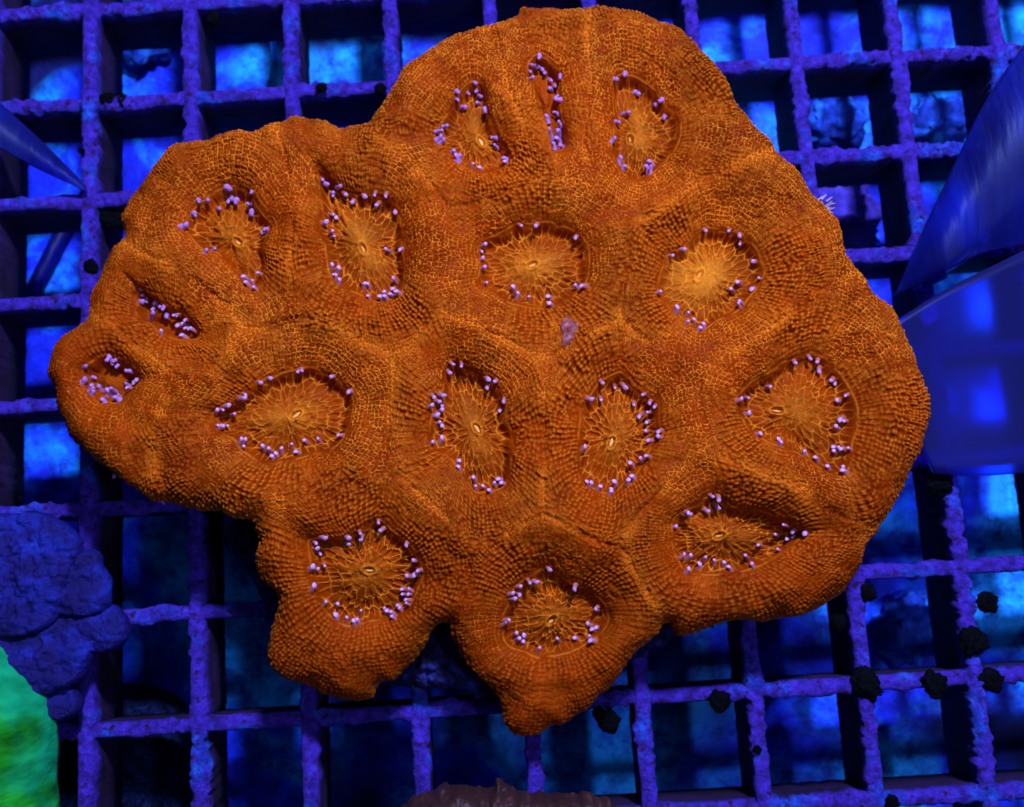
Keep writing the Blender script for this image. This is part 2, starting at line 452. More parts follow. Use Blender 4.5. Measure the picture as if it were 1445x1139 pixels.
smooth = sst(0.0, 0.6, d1 + 0.5 * (fbm(x / 1.2, y / 1.2, 123) - 0.5)) * (0.55 + 0.45 * sst(0.28, 0.46, fbm(x / 3, y / 3, 121)))
lower = np.clip(1.0 + 0.55 * np.minimum((y - C0[1]) + 4, 0) / 30, 0.40, 1) * np.clip(1 + 0.5 * np.minimum(x - C0[0] + 32, 0) / 20, 0.45, 1)   # finer relief on the drooping lobes
amp = smooth * lower * (0.75 + 0.5 * ID)
colr = (0.5 + 0.5 * np.cos(2 * np.pi * (Vv - 0.5))) * (1 - blend)
relief = amp * (0.13 * colr + (1 - zone) * 0.46 * dome + zone * (0.36 * net + 0.16 * dome))
wr2 = np.sin(2 * np.pi * (d1 / 0.85 + 2.6 * fbm(x / 3, y / 3, 131))) - 0.9 * fbm(th * 9 + kid * 7, d1 / 1.2, 133, 2) + 0.3
wrink = -0.30 * np.clip(wr2 - 0.25, 0, 1) * sst(0.52, 0.66, fbm(x / 3.5, y / 4, 151)) * sst(0.5, 1.5, d1) * lower
rimlip = 0.24 * np.exp(-((d1 - 0.08) / 0.15) ** 2) * sst(0.3, 0.6, fbm(x / 1.6, y / 1.6, 205))
Zf = Z + np.where(d1 > 0, relief + wrink, 0) + rimlip

# ---- oral discs
dep = np.maximum(-d1, 0)
rho = np.clip(1 - dep / np.maximum(RR, 0.8), 0, 1)
slit = np.isin(kid, [1, 7, 8])
ND = np.round(NN / mult * 0.46 / 2) * 2 * np.where(rho < 0.5, 0.5, 1.0)
Ud = dep / 1.55 + 0.4 * wr; Vd = (th / (2 * np.pi)) * ND + 0.3 * wv
q1, q2, qid = worley(Ud, Vd, 200, 0.8, ND)
bub = np.clip(1 - (q1 / 0.58) ** 2, 0, 1)
iso = worley(wx / 0.95, wy / 0.95, 260, 0.85)
inner = 0.55 * sst(0.40, 0.25, rho)
q1 = q1 * (1 - inner) + iso[0] * inner; q2 = q2 * (1 - inner) + iso[1] * inner; qid = np.where(inner > 0.5, iso[2], qid)
bub = np.clip(1 - (q1 / 0.58) ** 2, 0, 1)
qnet = 1 - sst(0.02, 0.20, q2 - q1)
cen = sst(0.75, 0.15, rho)
septa = 0.5 + 0.5 * np.cos(th * ND * 1.0 + 3 * wv)
patch = 0.5 + 0.5 * sst(0.36, 0.58, fbm(x / 2.6, y / 2.6, 161))
disc = -1.25 * sst(0, 1.2, dep) * np.where(slit, 1.3, 1) + 0.8 * cen * (dep > 0)
dfade = sst(0.1, 0.7, dep) * (1 - 0.35 * cen) * patch
rel_d = dfade * (0.26 * bub * (qid > 0.6) - 0.30 * bub * (qid <= 0.6) + 0.24 * qnet) + 0.10 * (fbm(x / 0.8, y / 0.8, 207) - 0.5)
Zf = Zf + np.where(d1 <= 0, disc + np.where(slit, 0.3, 1) * rel_d, 0)

GLOW = np.array([0.6, 0.0, 0.8, 0.6, 0.9, 1.0, 0.9, 0.0, 0.2, 0.7, 0.5, 0.45, 0.5, 0.4, 0.45, 0.45])[kid]
# ---- colour: r = pale ridges with lit rims and tops painted in, b = deep to mid orange
brk = np.clip(0.30 + 1.3 * (fbm(x / 0.55, y / 0.55, 175, 2) - 0.15), 0.3, 1.25); lowf = fbm(x / 6, y / 6, 171); lowg = fbm(x / 1.6, y / 1.6, 181)
crestp = np.exp(-((d2 - d1) / 1.6) ** 2) * (d1 > 0.6) * sst(0.35, 0.6, fbm(x / 6, y / 6, 191))
pale = np.where(d1 > 0, amp * (zone * 1.05 * brk * net ** 1.5 + (1 - zone) * 0.50 * dome ** 3 + 0.14 * brk * colr ** 3) + 0.60 * crestp * (0.2 + 0.8 * net),
                0.68 * qnet ** 1.2 * dfade * np.where(slit, 0.3, 1) + GLOW * 0.42 * np.exp(-(rho / 0.40) ** 2) * (0.5 + fbm(th * 5, rho * 3, 209)))
pale = pale + 0.45 * np.exp(-((d1 - 0.08) / 0.11) ** 2) * sst(0.3, 0.6, fbm(x / 1.5, y / 1.5, 201))
pale = pale + 0.38 * np.exp(-e / 0.30)
yel = np.exp(-(((x - RIMS[6][0][0]) + 2) ** 2 + (y - RIMS[6][0][1] - 1) ** 2) / 14)
pale = np.clip(pale + 0.40 * yel * (d1 < 0), 0, 1)
midp = np.clip(0.10 + 0.9 * lowf + 0.6 * (lowg - 0.5) + 0.35 * crestp + 0.25 * np.exp(-out / 3.0) - 0.35 * np.exp(-e / 4.0), 0, 1)
for k, (c, mo, ma, rim, tips) in enumerate(POLYPS):
    if mo is None:
        continue
    p = surf_at([mo], -0.4)[0]; ca_, sa_ = math.cos(math.radians(ma)), math.sin(math.radians(ma))
    a = (x - p[0]) * ca_ + (y - p[1]) * sa_; b = -(x - p[0]) * sa_ + (y - p[1]) * ca_
    el = np.hypot(a / 0.95, b / 0.55)
    lip = np.exp(-((el - 1) / 0.22) ** 2)
    Zf = Zf + np.where(el < 2, 0.22 * lip - 0.35 * sst(0.9, 0.2, el), 0); pale = np.clip(pale + 0.30 * lip * (el < 2), 0, 1)
tint = np.stack([pale, np.zeros(n), midp], -1)

V = np.stack([x, y, Zf], -1) / 1000.0
fd = d1[F].mean(1); fk = kid[F[:, 0]]
colony = empty('coral_colony', (C0[0] / 1000, C0[1] / 1000, 0.0), label='large orange fleshy coral colony of many lobed polyps with violet tentacle tips', category='coral')


def under(o, parent):
    """keep world placement when parenting to an unrotated empty"""
    o.parent = parent
    o.matrix_parent_inverse = Matrix.Translation(parent.location).inverted()


inside = fd < 0
Vs, Fs, As = sub(V, F, np.concatenate([tint, ux[:, None], uy[:, None]], 1), ~inside)
# the outer border only gets a skirt: a second border runs round each oral disc and is closed by the disc itself
Va, Fa, Aa = V, F, np.concatenate([tint, ux[:, None], uy[:, None]], 1)
Vk, Fk, Ak = skirt(Va, Fa, Aa, ux, uy, [(0.00012, 0.0007), (0.0006, 0.0017), (0.0022, 0.0028), (0.006, 0.0038)])
keep = np.concatenate([~inside, np.ones(len(Fk) - len(F), bool)])
Vs, Fs, As = sub(Vk, Fk, Ak, keep)
flesh = link('flesh', np_mesh('flesh', Vs, Fs, As[:, :3]), M_FLESH, label='orange pebbled fleshy tissue of the colony')
under(flesh, colony)
DISCS = []
for k in range(len(POLYPS)):
    kk = inside & (fk == k)
    v, f, a = sub(V, F, tint, kk)
    d = link('oral_disc', np_mesh('oral_disc', v, f, a), M_DISC); under(d, colony); DISCS.append(d)

# height lookup for what grows on the tissue
from mathutils.kdtree import KDTree
kd = KDTree(n // 3 + 1)
for i in range(0, n, 3):
    kd.insert((x[i], y[i], 0), i)
kd.balance()


def zat(px, py):
    co, i, dist = kd.find((px, py, 0)); return Zf[i], d1[i]


# ---- tentacles: soft stalk with a rounded violet tip, three shapes shared by all
m_t, nt, b = mat('tentacle_tissue')
tc = nd(nt, 'ShaderNodeTexCoord'); sx = nd(nt, 'ShaderNodeSeparateXYZ')
nt.links.new(tc.outputs['Generated'], sx.inputs[0])
nt.links.new(ramp(nt, sx.outputs[2], [(0.0, (0.36, 0.05, 0.005)), (0.40, (0.45, 0.10, 0.04)), (0.62, (0.46, 0.13, 0.14)), (0.80, (0.48, 0.17, 0.27)), (1.0, (0.75, 0.34, 0.42))]), b.inputs['Base Color'])
b.inputs['Roughness'].default_value = 0.35; b.inputs['Specular IOR Level'].default_value = 0.25


def tentacle_mesh(seed, bend, fat):
    prof = [(0.0, 0.50), (0.25, 0.38), (0.5, 0.31), (0.68, 0.285), (0.80, 0.30), (0.90, 0.29), (0.97, 0.21), (1.0, 0.09)]
    ns = 10; vs = []; fs = []
    for (h, r) in prof:
        for j in range(ns):
            a = 2 * math.pi * j / ns
            rr = r * fat * (1 + 0.08 * math.sin(3 * a + seed + h * 5))
            vs.append((rr * math.cos(a) + bend * h * h, rr * math.sin(a), h * 1.7))
    for i in range(len(prof) - 1):
        for j in range(ns):
            fs.append((i * ns + j, i * ns + (j + 1) % ns, (i + 1) * ns + (j + 1) % ns, (i + 1) * ns + j))
    vs.append((bend, 0, 1.7 * 1.015)); c = len(vs) - 1
    me = bpy.data.meshes.new('tentacle')
    me.from_pydata([tuple(q / 1000 for q in p) for p in vs], [], fs + [((len(prof) - 1) * ns + j, (len(prof) - 1) * ns + (j + 1) % ns, c) for j in range(ns)])
    for p in me.polygons:
        p.use_smooth = True
    me.materials.append(m_t); me.update()
    return me


TM = [tentacle_mesh(0, 0.25, 1.0), tentacle_mesh(2, -0.15, 0.92), tentacle_mesh(4, 0.4, 1.1)]
jobs = []
for k, (c, mo, ma, rim, tips) in enumerate(POLYPS):
    cc, rc = RIMS[k]
    for (px, py) in tips:
        t2 = surf_at([(px, py)], 0.55)[0]
        jobs.append((k, t2, cc, rc))
order = np.argsort([np.hypot(*(j[1] - at(722, 850, 0.02) * 1000)) for j in jobs])
single = set(order[:288].tolist())
rest_v, rest_f = [], []
for ji, (k, t2, cc, rc) in enumerate(jobs):
    near = rc[np.argmin(np.hypot(rc[:, 0] - t2[0], rc[:, 1] - t2[1]))]
    outw = near - cc; outw = outw / (np.hypot(*outw) + 1e-6)
    zt, dt = zat(t2[0], t2[1])
    lean = random.uniform(0.5, 0.95)
    root = t2 + outw * lean + np.array([random.uniform(-.15, .15), random.uniform(-.15, .15)])
    zr = zat(root[0], root[1])[0]
    ztip = max(zt + 0.85, zr + 0.30) + random.uniform(-0.1, 0.35)
    rootz = min(zr - 0.25, ztip - 0.8)
    p0 = Vector((root[0], root[1], rootz)); p1 = Vector((t2[0], t2[1], ztip))
    dirv = p1 - p0; L = dirv.length
    s = random.uniform(0.70, 1.12)
    q = dirv.to_track_quat('Z', 'Y')
    mw = Matrix.Translation(p0 / 1000) @ q.to_matrix().to_4x4() @ Matrix.Diagonal((s, s, L / 1.72, 1))
    me = TM[ji % 3]
    if ji in single:
        o = link('tentacle', me, None, DISCS[k]); o.matrix_world = mw
        o.matrix_parent_inverse = Matrix.Translation(colony.location).inverted() @ Matrix.Identity(4)
        o.matrix_parent_inverse = Matrix.Identity(4)
        o.matrix_basis = mw
    else:
        off = sum(len(v) for v in rest_v)
        rest_v.append([tuple(mw @ vv.co) for vv in me.vertices])
        rest_f += [tuple(i + off for i in p.vertices) for p in me.polygons]
me = bpy.data.meshes.new('tentacles'); me.from_pydata([v for l in rest_v for v in l], [], rest_f)
for p in me.polygons:
    p.use_smooth = True
m_tr = surf('tentacle_tissue_small', 900, [(0.3, (0.38, 0.12, 0.22)), (0.7, (0.55, 0.22, 0.4))], 0.35, 0.25)
o = link('tentacles', me, m_tr, kind='stuff'); under(o, colony)

# ---- mouth slits
m_m = surf('mouth_lip', 1500, [(0.3, (0.9, 0.32, 0.03)), (0.7, (1.0, 0.5, 0.10))], 0.35, 0.2)


def mouth_mesh():
    vs, fs = [], []; na, nb = 28, 8
    for i in range(na):
        a = 2 * math.pi * i / na
        for j in range(nb):
            bb = 2 * math.pi * j / nb
            r = 0.13 + 0.02 * math.sin(3 * a)
            R1 = 0.42 + r * math.cos(bb); R2 = 0.07 + r * 0.8 * math.cos(bb)
            vs.append((R1 * math.cos(a) / 1000, R2 * math.sin(a) / 1000, r * 1.2 * math.sin(bb) / 1000))
    for i in range(na):
        for j in range(nb):
            fs.append((i * nb + j, ((i + 1) % na) * nb + j, ((i + 1) % na) * nb + (j + 1) % nb, i * nb + (j + 1) % nb))
    me = bpy.data.meshes.new('mouth'); me.from_pydata(vs, [], fs)
    for p in me.polygons:
        p.use_smooth = True
    me.materials.append(m_m); return me


MM = mouth_mesh()
for k, (c, mo, ma, rim, tips) in enumerate(POLYPS):
    if mo is None:
        continue
    p = surf_at([mo], -0.4)[0]; z = zat(p[0], p[1])[0]
    o = link('mouth', MM, None, DISCS[k])
    o.location = (p[0] / 1000, p[1] / 1000, (z + 0.02) / 1000); o.rotation_euler = (0, 0, math.radians(ma))
    s = random.uniform(0.8, 1.1); o.scale = (s, s * random.uniform(0.7, 1.2), 0.8)
for d in DISCS:      # discs are in world coordinates; children follow
    d.matrix_parent_inverse = Matrix.Translation(colony.location).inverted()

# ---- skeleton base under the tissue, seen in the notches between the lobes
m_base = surf('encrusted_skeleton', 420, [(0.34, (0.002, 0.002, 0.010)), (0.52, (0.012, 0.009, 0.06)), (0.64, (0.035, 0.03, 0.20)), (0.78, (0.05, 0.09, 0.42))], 0.6, 0.2, 1500, 1.0, 0.0008)


def blob_field(name, px, z_out, top, lump, lump_amp, matl, parent=None, spacing=0.35, seed=0, w=6.0, skirts=None, extra=None, poly=None, attr=None, flat=1.0, rough=0.5, rnd=False, **props):
    """a lumpy solid from a traced outline standing at height z_out (mm); dome of height top, cell lumps"""
    P = np.asarray(px, float)
    ol = spline(at(P[:, 0], P[:, 1], z_out / 1000) * 1000, 4) if poly is None else poly
    x, y, e, ux, uy, F = grid_inside(ol, spacing, max(spacing * 1.5, 0.4), lambda X, Y: rough * (fbm(X / lump, Y / lump, seed + 3) - 0.5) * 2)
    ed = np.clip(1 - e / w, 0, 1)
    z = z_out + top * (np.sqrt(np.maximum(1 - ed ** 2, 0)) if rnd else 1 - ed ** 2.2 * flat)
    a1, a2, ai = worley(x / lump + fbm(x / 3, y / 3, seed), y / lump + fbm(x / 3, y / 3, seed + 1), seed + 5, 0.9)
    z = z + lump_amp * (np.clip(1 - a1 ** 2 * 1.3, 0, 1) * (0.4 + 0.8 * ai)) * np.clip(e / 1.0, 0.25, 1) + 0.25 * lump_amp * (fbm(x / lump * 3, y / lump * 3, seed + 9) - 0.5)
    if extra is not None:
        z = z + extra(x, y, e)
    A = np.stack([ai, a1, np.clip(e / w, 0, 1)], -1)
    V, F, A = skirt(np.stack([x, y, z], -1) / 1000, F, A, ux, uy, skirts or [(0.0002, 0.0008), (0.0004, (z_out - 0.4) / 1000)])
    o = link(name, np_mesh(name, V, F, A), matl, **props)
    if parent is not None:
        under(o, parent)
    return o


blob_field('skeleton_base', [(332,726),(318,752),(322,778),(340,792),(352,812),(368,838),(374,858),(386,872),(420,880),(450,900),(500,940),(530,962),(560,968),(600,974),(640,972),(670,982),(700,990),(740,992),(770,960),(830,930),(890,930),(925,915),(948,905),(960,880),(1000,840),(1060,780),(1080,700),(1080,500),(1000,300),(800,150),(600,180),(400,300),(250,400),(230,520),(260,640),(300,700)],
           3.5, 1.6, 1.15, 1.7, m_base, colony, 0.25, 300, 5.0, [(0.0003, 0.001), (0.0008, 0.0034)], label='dark speckled skeleton under the orange tissue')

# scab-like dark violet spot, feathery margin tuft and two torn violet nubs on the tissue
m_scar = surf('bruised_tissue', 1300, [(0.3, (0.16, 0.02, 0.012)), (0.55, (0.32, 0.06, 0.04)), (0.75, (0.62, 0.22, 0.16))], 0.5, 0.2, 2500, 0.6, 0.0002)
p = surf_at([(802, 466)], 2.5)[0]; z = zat(p[0], p[1])[0]
sc_v, sc_f = [], []
for i in range(9):
    for j in range(16):
        r = i / 8; a = 2 * math.pi * j / 16
        bx = r * 1.05 * math.cos(a); by = r * 1.95 * math.sin(a)
        bx, by = bx * 0.97 - by * 0.14 * -1, by
        wob_ = 1 + 0.18 * math.sin(3 * a + 1) + 0.12 * math.sin(5 * a)
        bx *= wob_; by *= wob_
        hz = 0.30 * (1 - r * r) + 0.16 * math.sin(by * 6 + bx * 4) * (1 - r) - 0.15 * (r > 0.95)
        zz = zat(p[0] + bx, p[1] + by)[0]
        sc_v.append(((p[0] + bx) / 1000, (p[1] + by) / 1000, (0.35 * z + 0.65 * zz + hz) / 1000))
for i in range(8):
    for j in range(16):
        sc_f.append((i * 16 + j, i * 16 + (j + 1) % 16, (i + 1) * 16 + (j + 1) % 16, (i + 1) * 16 + j))
me = bpy.data.meshes.new('scar'); me.from_pydata(sc_v, [], sc_f)
for q in me.polygons:
    q.use_smooth = True
o = link('scar', me, m_scar, label='dark violet bruised spot on the tissue'); under(o, colony)

m_pale = surf('pale_filament', 900, [(0.3, (0.35, 0.16, 0.2)), (0.7, (0.5, 0.36, 0.42))], 0.4, 0.3)


def spikes(name, px, py, off, ncount, length, spread, dirdeg, matl, rad=0.12, **props):
    vs, fs = [], []
    p = surf_at([(px, py)], off)[0]; z0 = zc(p[0], p[1]) + off
    for s in range(ncount):
        a = math.radians(dirdeg + random.uniform(-spread, spread)); L = length * random.uniform(0.5, 1.1)
        bx = p[0] + random.uniform(-.9, .9); by = p[1] + random.uniform(-1.1, 1.1); up = random.uniform(0.1, 0.7)
        base = len(vs)
        for i in range(6):
            t = i / 5; r = rad * (1.05 - t) ** 0.6
            cx = bx + math.cos(a) * L * t; cy = by + math.sin(a) * L * t; cz = z0 + up * L * t - 0.3 * t * t
            for j in range(5):
                b_ = 2 * math.pi * j / 5
                vs.append(((cx - math.sin(a) * r * math.cos(b_)) / 1000, (cy + math.cos(a) * r * math.cos(b_)) / 1000, (cz + r * math.sin(b_)) / 1000))
        for i in range(5):
            for j in range(5):
                fs.append((base + i * 5 + j, base + i * 5 + (j + 1) % 5, base + (i + 1) * 5 + (j + 1) % 5, base + (i + 1) * 5 + j))
    me = bpy.data.meshes.new(name); me.from_pydata(vs, [], fs)
    o = link(name, me, matl, **props); under(o, colony); return o


spikes('margin_tuft', 1160, 292, -4.0, 18, 1.2, 50, 15, m_pale, 0.16, label='pale feathery tuft on the tissue margin')
spikes('margin_tuft', 170, 662, -1.6, 10, 1.2, 60, 235, m_tr, 0.22, label='violet nubs on the tissue margin')
spikes('margin_tuft', 225, 692, -1.4, 12, 1.3, 60, 250, m_tr, 0.22, label='violet nubs on the tissue margin')

# ================================================================== RACK (light-diffuser grid)
PITCH = 0.0152
m_bar, nt, b = mat('crusted_plastic')
n1 = noise(nt, 620, 8, 0.75); n2 = noise(nt, 150, 5, 0.6); n3 = noise(nt, 900, 5, 0.6)
c_a = ramp(nt, n1, [(0.30, (0.030, 0.010, 0.10)), (0.42, (0.05, 0.014, 0.22)), (0.54, (0.10, 0.030, 0.46)), (0.72, (0.11, 0.07, 0.65))])
c_b = ramp(nt, n1, [(0.32, (0.02, 0.03, 0.22)), (0.5, (0.03, 0.06, 0.5)), (0.68, (0.03, 0.24, 0.75))])
c_c = mix(nt, ramp(nt, n2, [(0.52, (0, 0, 0)), (0.64, (1, 1, 1))]), c_a, c_b)
c_d = mix(nt, ramp(nt, n3, [(0.57, (0, 0, 0)), (0.66, (1, 1, 1))]), c_c, (0.05, 0.006, 0.05))
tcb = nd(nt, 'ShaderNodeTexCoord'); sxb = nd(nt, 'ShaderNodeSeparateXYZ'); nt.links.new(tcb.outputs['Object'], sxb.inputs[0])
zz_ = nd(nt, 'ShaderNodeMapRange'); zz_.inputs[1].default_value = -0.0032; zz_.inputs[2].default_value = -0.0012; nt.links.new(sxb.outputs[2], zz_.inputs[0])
film_shade = ramp(nt, n2, [(0.35, (0.020, 0.004, 0.016)), (0.65, (0.05, 0.012, 0.075))])     # maroon algae tint with the shade of the bar sides painted in
nt.links.new(mix(nt, zz_.outputs[0], film_shade, c_d), b.inputs['Base Color']); b.inputs['Roughness'].default_value = 0.7; b.inputs['Specular IOR Level'].default_value = 0.2
bump(nt, b, noise(nt, 1300, 8, 0.75), 1.0, 0.0012)


def bar_mesh(a, bpt, top, seed, wid=1.02, depth=12.5):
    """tapered plastic bar from a to bpt (mm), crusted top"""
    a = np.array(a, float); bpt = np.array(bpt, float); L = np.hypot(*(bpt - a)); dr = (bpt - a) / L; pr = np.array([-dr[1], dr[0]])
    s = np.arange(0, L, 0.3); k = len(s)
    prof = [(-0.62, -depth), (-0.85, -depth * 0.5), (-0.98, -1.6), (-1.0, -0.5), (-0.72, -0.05), (-0.25, 0.12), (0.25, 0.12), (0.72, -0.05), (1.0, -0.5), (0.98, -1.6), (0.85, -depth * 0.5), (0.62, -depth)]
    V = np.zeros((k, 12, 3))
    for j, (q, z) in enumerate(prof):
        crust = ((0.18 + 1.1 * sst(0.45, 0.65, vn(s / 6.0, s * 0 + seed * 1.7, seed + 11))) * (fbm(s / 0.8, s * 0 + j * 0.8 + seed, seed + 1, 4) - 0.45) + 0.9 * np.clip(fbm(s / 3.7, s * 0 + seed * 3 + np.sign(q), seed + 7) - 0.60, 0, 1) * 2.0) * (1 if z > -2 else 0.25)
        off = q * wid + np.sign(q) * crust
        xy = a + np.outer(s, dr) + np.outer(off, pr)
        V[:, j, :2] = xy; V[:, j, 2] = top + z + ((0.25 + 0.8 * sst(0.45, 0.65, vn(s / 6.0, s * 0 + seed * 1.7, seed + 11))) * (fbm(s / 0.8, s * 0 + j * 0.7, seed + 3, 4) - 0.5) if z > -1 else 0)
    i = np.arange(k - 1)[:, None]; j = np.arange(12)[None, :]
    F = np.stack([i * 12 + j, i * 12 + (j + 1) % 12, (i + 1) * 12 + (j + 1) % 12, (i + 1) * 12 + j], -1).reshape(-1, 4)
    return np_mesh('bar', V.reshape(-1, 3) / 1000, F)


rack = empty('egg_crate_rack', (0.07, -0.06, -0.0125), label='algae crusted egg crate grid rack of crossing bars under the orange coral', category='rack')
X0, X1, Y0, Y1 = -2.4 * PITCH * 1000, 11.6 * PITCH * 1000, 1.7 * PITCH * 1000, -9.4 * PITCH * 1000
for i in range(-2, 12):
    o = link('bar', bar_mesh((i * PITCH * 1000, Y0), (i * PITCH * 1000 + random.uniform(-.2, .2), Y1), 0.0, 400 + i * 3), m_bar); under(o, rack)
for j in range(-1, 10):
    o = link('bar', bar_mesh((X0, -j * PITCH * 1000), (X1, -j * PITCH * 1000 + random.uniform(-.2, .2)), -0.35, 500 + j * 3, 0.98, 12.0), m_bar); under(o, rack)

FLOOR = -27.0
# short legs at the rack's corners, on the tank bottom
for (lx, ly) in ((-2, -1), (11, -1), (-2, 9), (11, 9)):
    vs, fs = [], []
    for iz, zz in enumerate((-11.5, FLOOR)):
        for q in range(16):
            aa = 2 * math.pi * q / 16
            vs.append(((lx * 15.2 + 4 * math.cos(aa)) / 1000, (-ly * 15.2 + 4 * math.sin(aa)) / 1000, zz / 1000))
    for q in range(16):
        fs.append((q, (q + 1) % 16, 16 + (q + 1) % 16, 16 + q))
    fs.append(tuple(range(15, -1, -1)))
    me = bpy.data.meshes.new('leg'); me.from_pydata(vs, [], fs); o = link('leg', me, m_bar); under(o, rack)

# dark algae tufts and pale crust knobs that sit on the bars (photograph pixels, radius mm)
m_dark = surf('dark_turf_algae', 900, [(0.5, (0.0008, 0.0008, 0.001)), (0.7, (0.002, 0.002, 0.006)), (0.82, (0.02, 0.03, 0.16))], 0.7, 0.06, 2600, 0.8, 0.0006)


def lump_mesh(name, r, seed, nrow=18, sq=0.75):
    vs, fs = [], []; nc = 28
    for i in range(nrow + 1):
        ph = math.pi * i / nrow
        for j in range(nc):
            a = 2 * math.pi * j / nc
            vs.append((math.sin(ph) * math.cos(a), math.sin(ph) * math.sin(a), math.cos(ph)))
    P = np.array(vs)
    k = 1 + 0.55 * (fbm(P[:, 0] * 2 + seed, P[:, 1] * 2 + P[:, 2] * 1.7, seed) - 0.5) + 0.45 * (vn(P[:, 0] * 5 + P[:, 2] * 3, P[:, 1] * 5 + seed, seed + 2) - 0.5) + 0.3 * (vn(P[:, 0] * 11 - P[:, 2] * 9, P[:, 1] * 11 + seed, seed + 4) - 0.5)
    P = P * k[:, None] * r; P[:, 2] *= sq
    F = [(i * nc + j, (i + 1) * nc + j, (i + 1) * nc + (j + 1) % nc, i * nc + (j + 1) % nc) for i in range(nrow) for j in range(nc)]
    return np_mesh(name, P / 1000, np.array(F))


LM = [lump_mesh('algae_tuft', 1.0, 20 + s) for s in range(4)]
for (px, py, r, zz) in [(1015,990,2.0,.2),(1222,963,2.4,.3),(1318,967,2.2,.3),(1372,905,2.6,.5),(1224,836,1.9,-.2),(118,216,0.8,.9),(128,376,1.6,.1),(138,300,2.0,-2),(155,302,1.9,-2.2),(455,126,1.15,.7),(538,128,1.2,.7),(150,137,1.5,-.4),(168,140,1.6,-.6),(298,22,1.7,-1),(860,1018,2.0,-.3),(846,1008,1.4,0),(1185,878,1.5,-.6),(1400,960,2.3,-.2),(1068,1057,.8,.5),(1258,1133,1.2,.2),(1325,680,2.4,.2),(1395,850,2.0,-.2)]:
    p = at(px, py, 0.0)
    o = link('algae_tuft', LM[random.randrange(4)], m_dark)
    under(o, rack); o.location = (p[0], p[1], zz / 1000); r *= 0.72; o.scale = (r, r * random.uniform(.8, 1.25), r * 0.7); o.rotation_euler = (0, 0, random.uniform(0, 6))

# ================================================================== TANK BOTTOM
m_floor, nt, b = mat('tank_bottom')
f1_ = noise(nt, 38, 5, 0.6, dist=0.6); f2_ = noise(nt, 190, 8, 0.8); f3_ = noise(nt, 22, 3, 0.5)
ca = ramp(nt, f1_, [(0.36, (0.006, 0.008, 0.34)), (0.47, (0.012, 0.045, 0.85)), (0.60, (0.015, 0.50, 1.0))])
cb = mix(nt, ramp(nt, f2_, [(0.40, (0.1, 0.1, 0.1)), (0.58, (1, 1, 1))]), (0.006, 0.008, 0.26), ca)
cc_ = mix(nt, ramp(nt, f3_, [(0.54, (0, 0, 0)), (0.62, (1, 1, 1))]), cb, (0.004, 0.006, 0.07))
nt.links.new(cc_, b.inputs['Base Color']); b.inputs['Roughness'].default_value = 0.6; b.inputs['Specular IOR Level'].default_value = 0.15
bump(nt, b, noise(nt, 300, 5, 0.6), 0.6, 0.001)
g = 60; gx, gy = np.meshgrid(np.linspace(-300, 450, g), np.linspace(-350, 230, g))
gz = FLOOR + 1.2 * (fbm(gx / 20, gy / 20, 601) - 0.5)
idx = np.arange(g * g).reshape(g, g)
FF = np.stack([idx[:-1, :-1].ravel(), idx[:-1, 1:].ravel(), idx[1:, 1:].ravel(), idx[1:, :-1].ravel()], -1)
link('tank_bottom', np_mesh('tank_bottom', np.stack([gx.ravel(), gy.ravel(), gz.ravel()], -1) / 1000, FF), m_floor, kind='structure')

# rubble lying on the tank bottom below the rack
m_rub = surf('violet_rubble', 260, [(0.3, (0.02, 0.01, 0.10)), (0.5, (0.07, 0.03, 0.32)), (0.7, (0.12, 0.08, 0.5))], 0.7, 0.2, 900, 0.8, 0.0008)
m_rub2 = surf('blue_rubble', 260, [(0.3, (0.004, 0.01, 0.10)), (0.52, (0.012, 0.05, 0.36)), (0.72, (0.03, 0.25, 0.7))], 0.7, 0.2, 900, 0.8, 0.0008)
RUB = [(1195,310,7.5,0,'violet granular rubble stone on the tank bottom beside the pale tuft of the orange coral'),
       (1180,165,6.5,1,'dark blue rubble stone on the tank bottom, one grid cell beyond the violet rubble stone'),
       (1330,170,6.5,1,'pale topped rubble stone on the tank bottom beside the curled blue sheet'),
       (190,45,7.0,1,'dark rubble stone on the tank bottom near the clear plastic stick'),
       (1290,890,6.5,1,'blue rubble stone on the tank bottom near a dark algae tuft on the rack')]
for k, (px, py, rr, mm, lab) in enumerate(RUB):
    rr *= 0.8; p = at(px, py, (FLOOR + 4) / 1000)
    o = link('rubble_stone', lump_mesh('rubble_stone', rr, 700 + k, 22, 0.6), [m_rub, m_rub2][mm], label=lab, category='stone', group='rubble stones on the tank bottom')
    o.location = (p[0], p[1], (FLOOR + rr * 0.42) / 1000); o.rotation_euler = (0, 0, k * 1.3)

# fuzzy algae mound below the rack, by the green coral
m_moss = surf('mossy_rock', 500, [(0.35, (0.002, 0.003, 0.012)), (0.6, (0.01, 0.015, 0.06)), (0.78, (0.02, 0.06, 0.2))], 0.8, 0.1, 1500, 0.8, 0.0008)
MPX = [(80, 1010), (120, 985), (170, 978), (215, 985), (250, 1010), (262, 1060), (265, 1139), (260, 1220), (60, 1220), (60, 1080)]
mp = at(165, 1080, -0.020)
mound = empty('algae_mound', (mp[0], mp[1], FLOOR / 1000), label='dark mound furred with fine algae under the rack beside the green coral', category='algae')
MO = blob_field('rock', MPX, -22.0, 5.0, 3.0, 2.0, m_moss, mound, 0.5, 720, 9.0, [(0.0, 0.002), (-0.001, (-22.0 - FLOOR) / 1000)])
mv = np.zeros(len(MO.data.vertices) * 3, np.float32); MO.data.vertices.foreach_get('co', mv); mv = mv.reshape(-1, 3)
mv = mv[mv[:, 2] > -0.022]
pick = mv[RNG.integers(0, len(mv), 3500)]
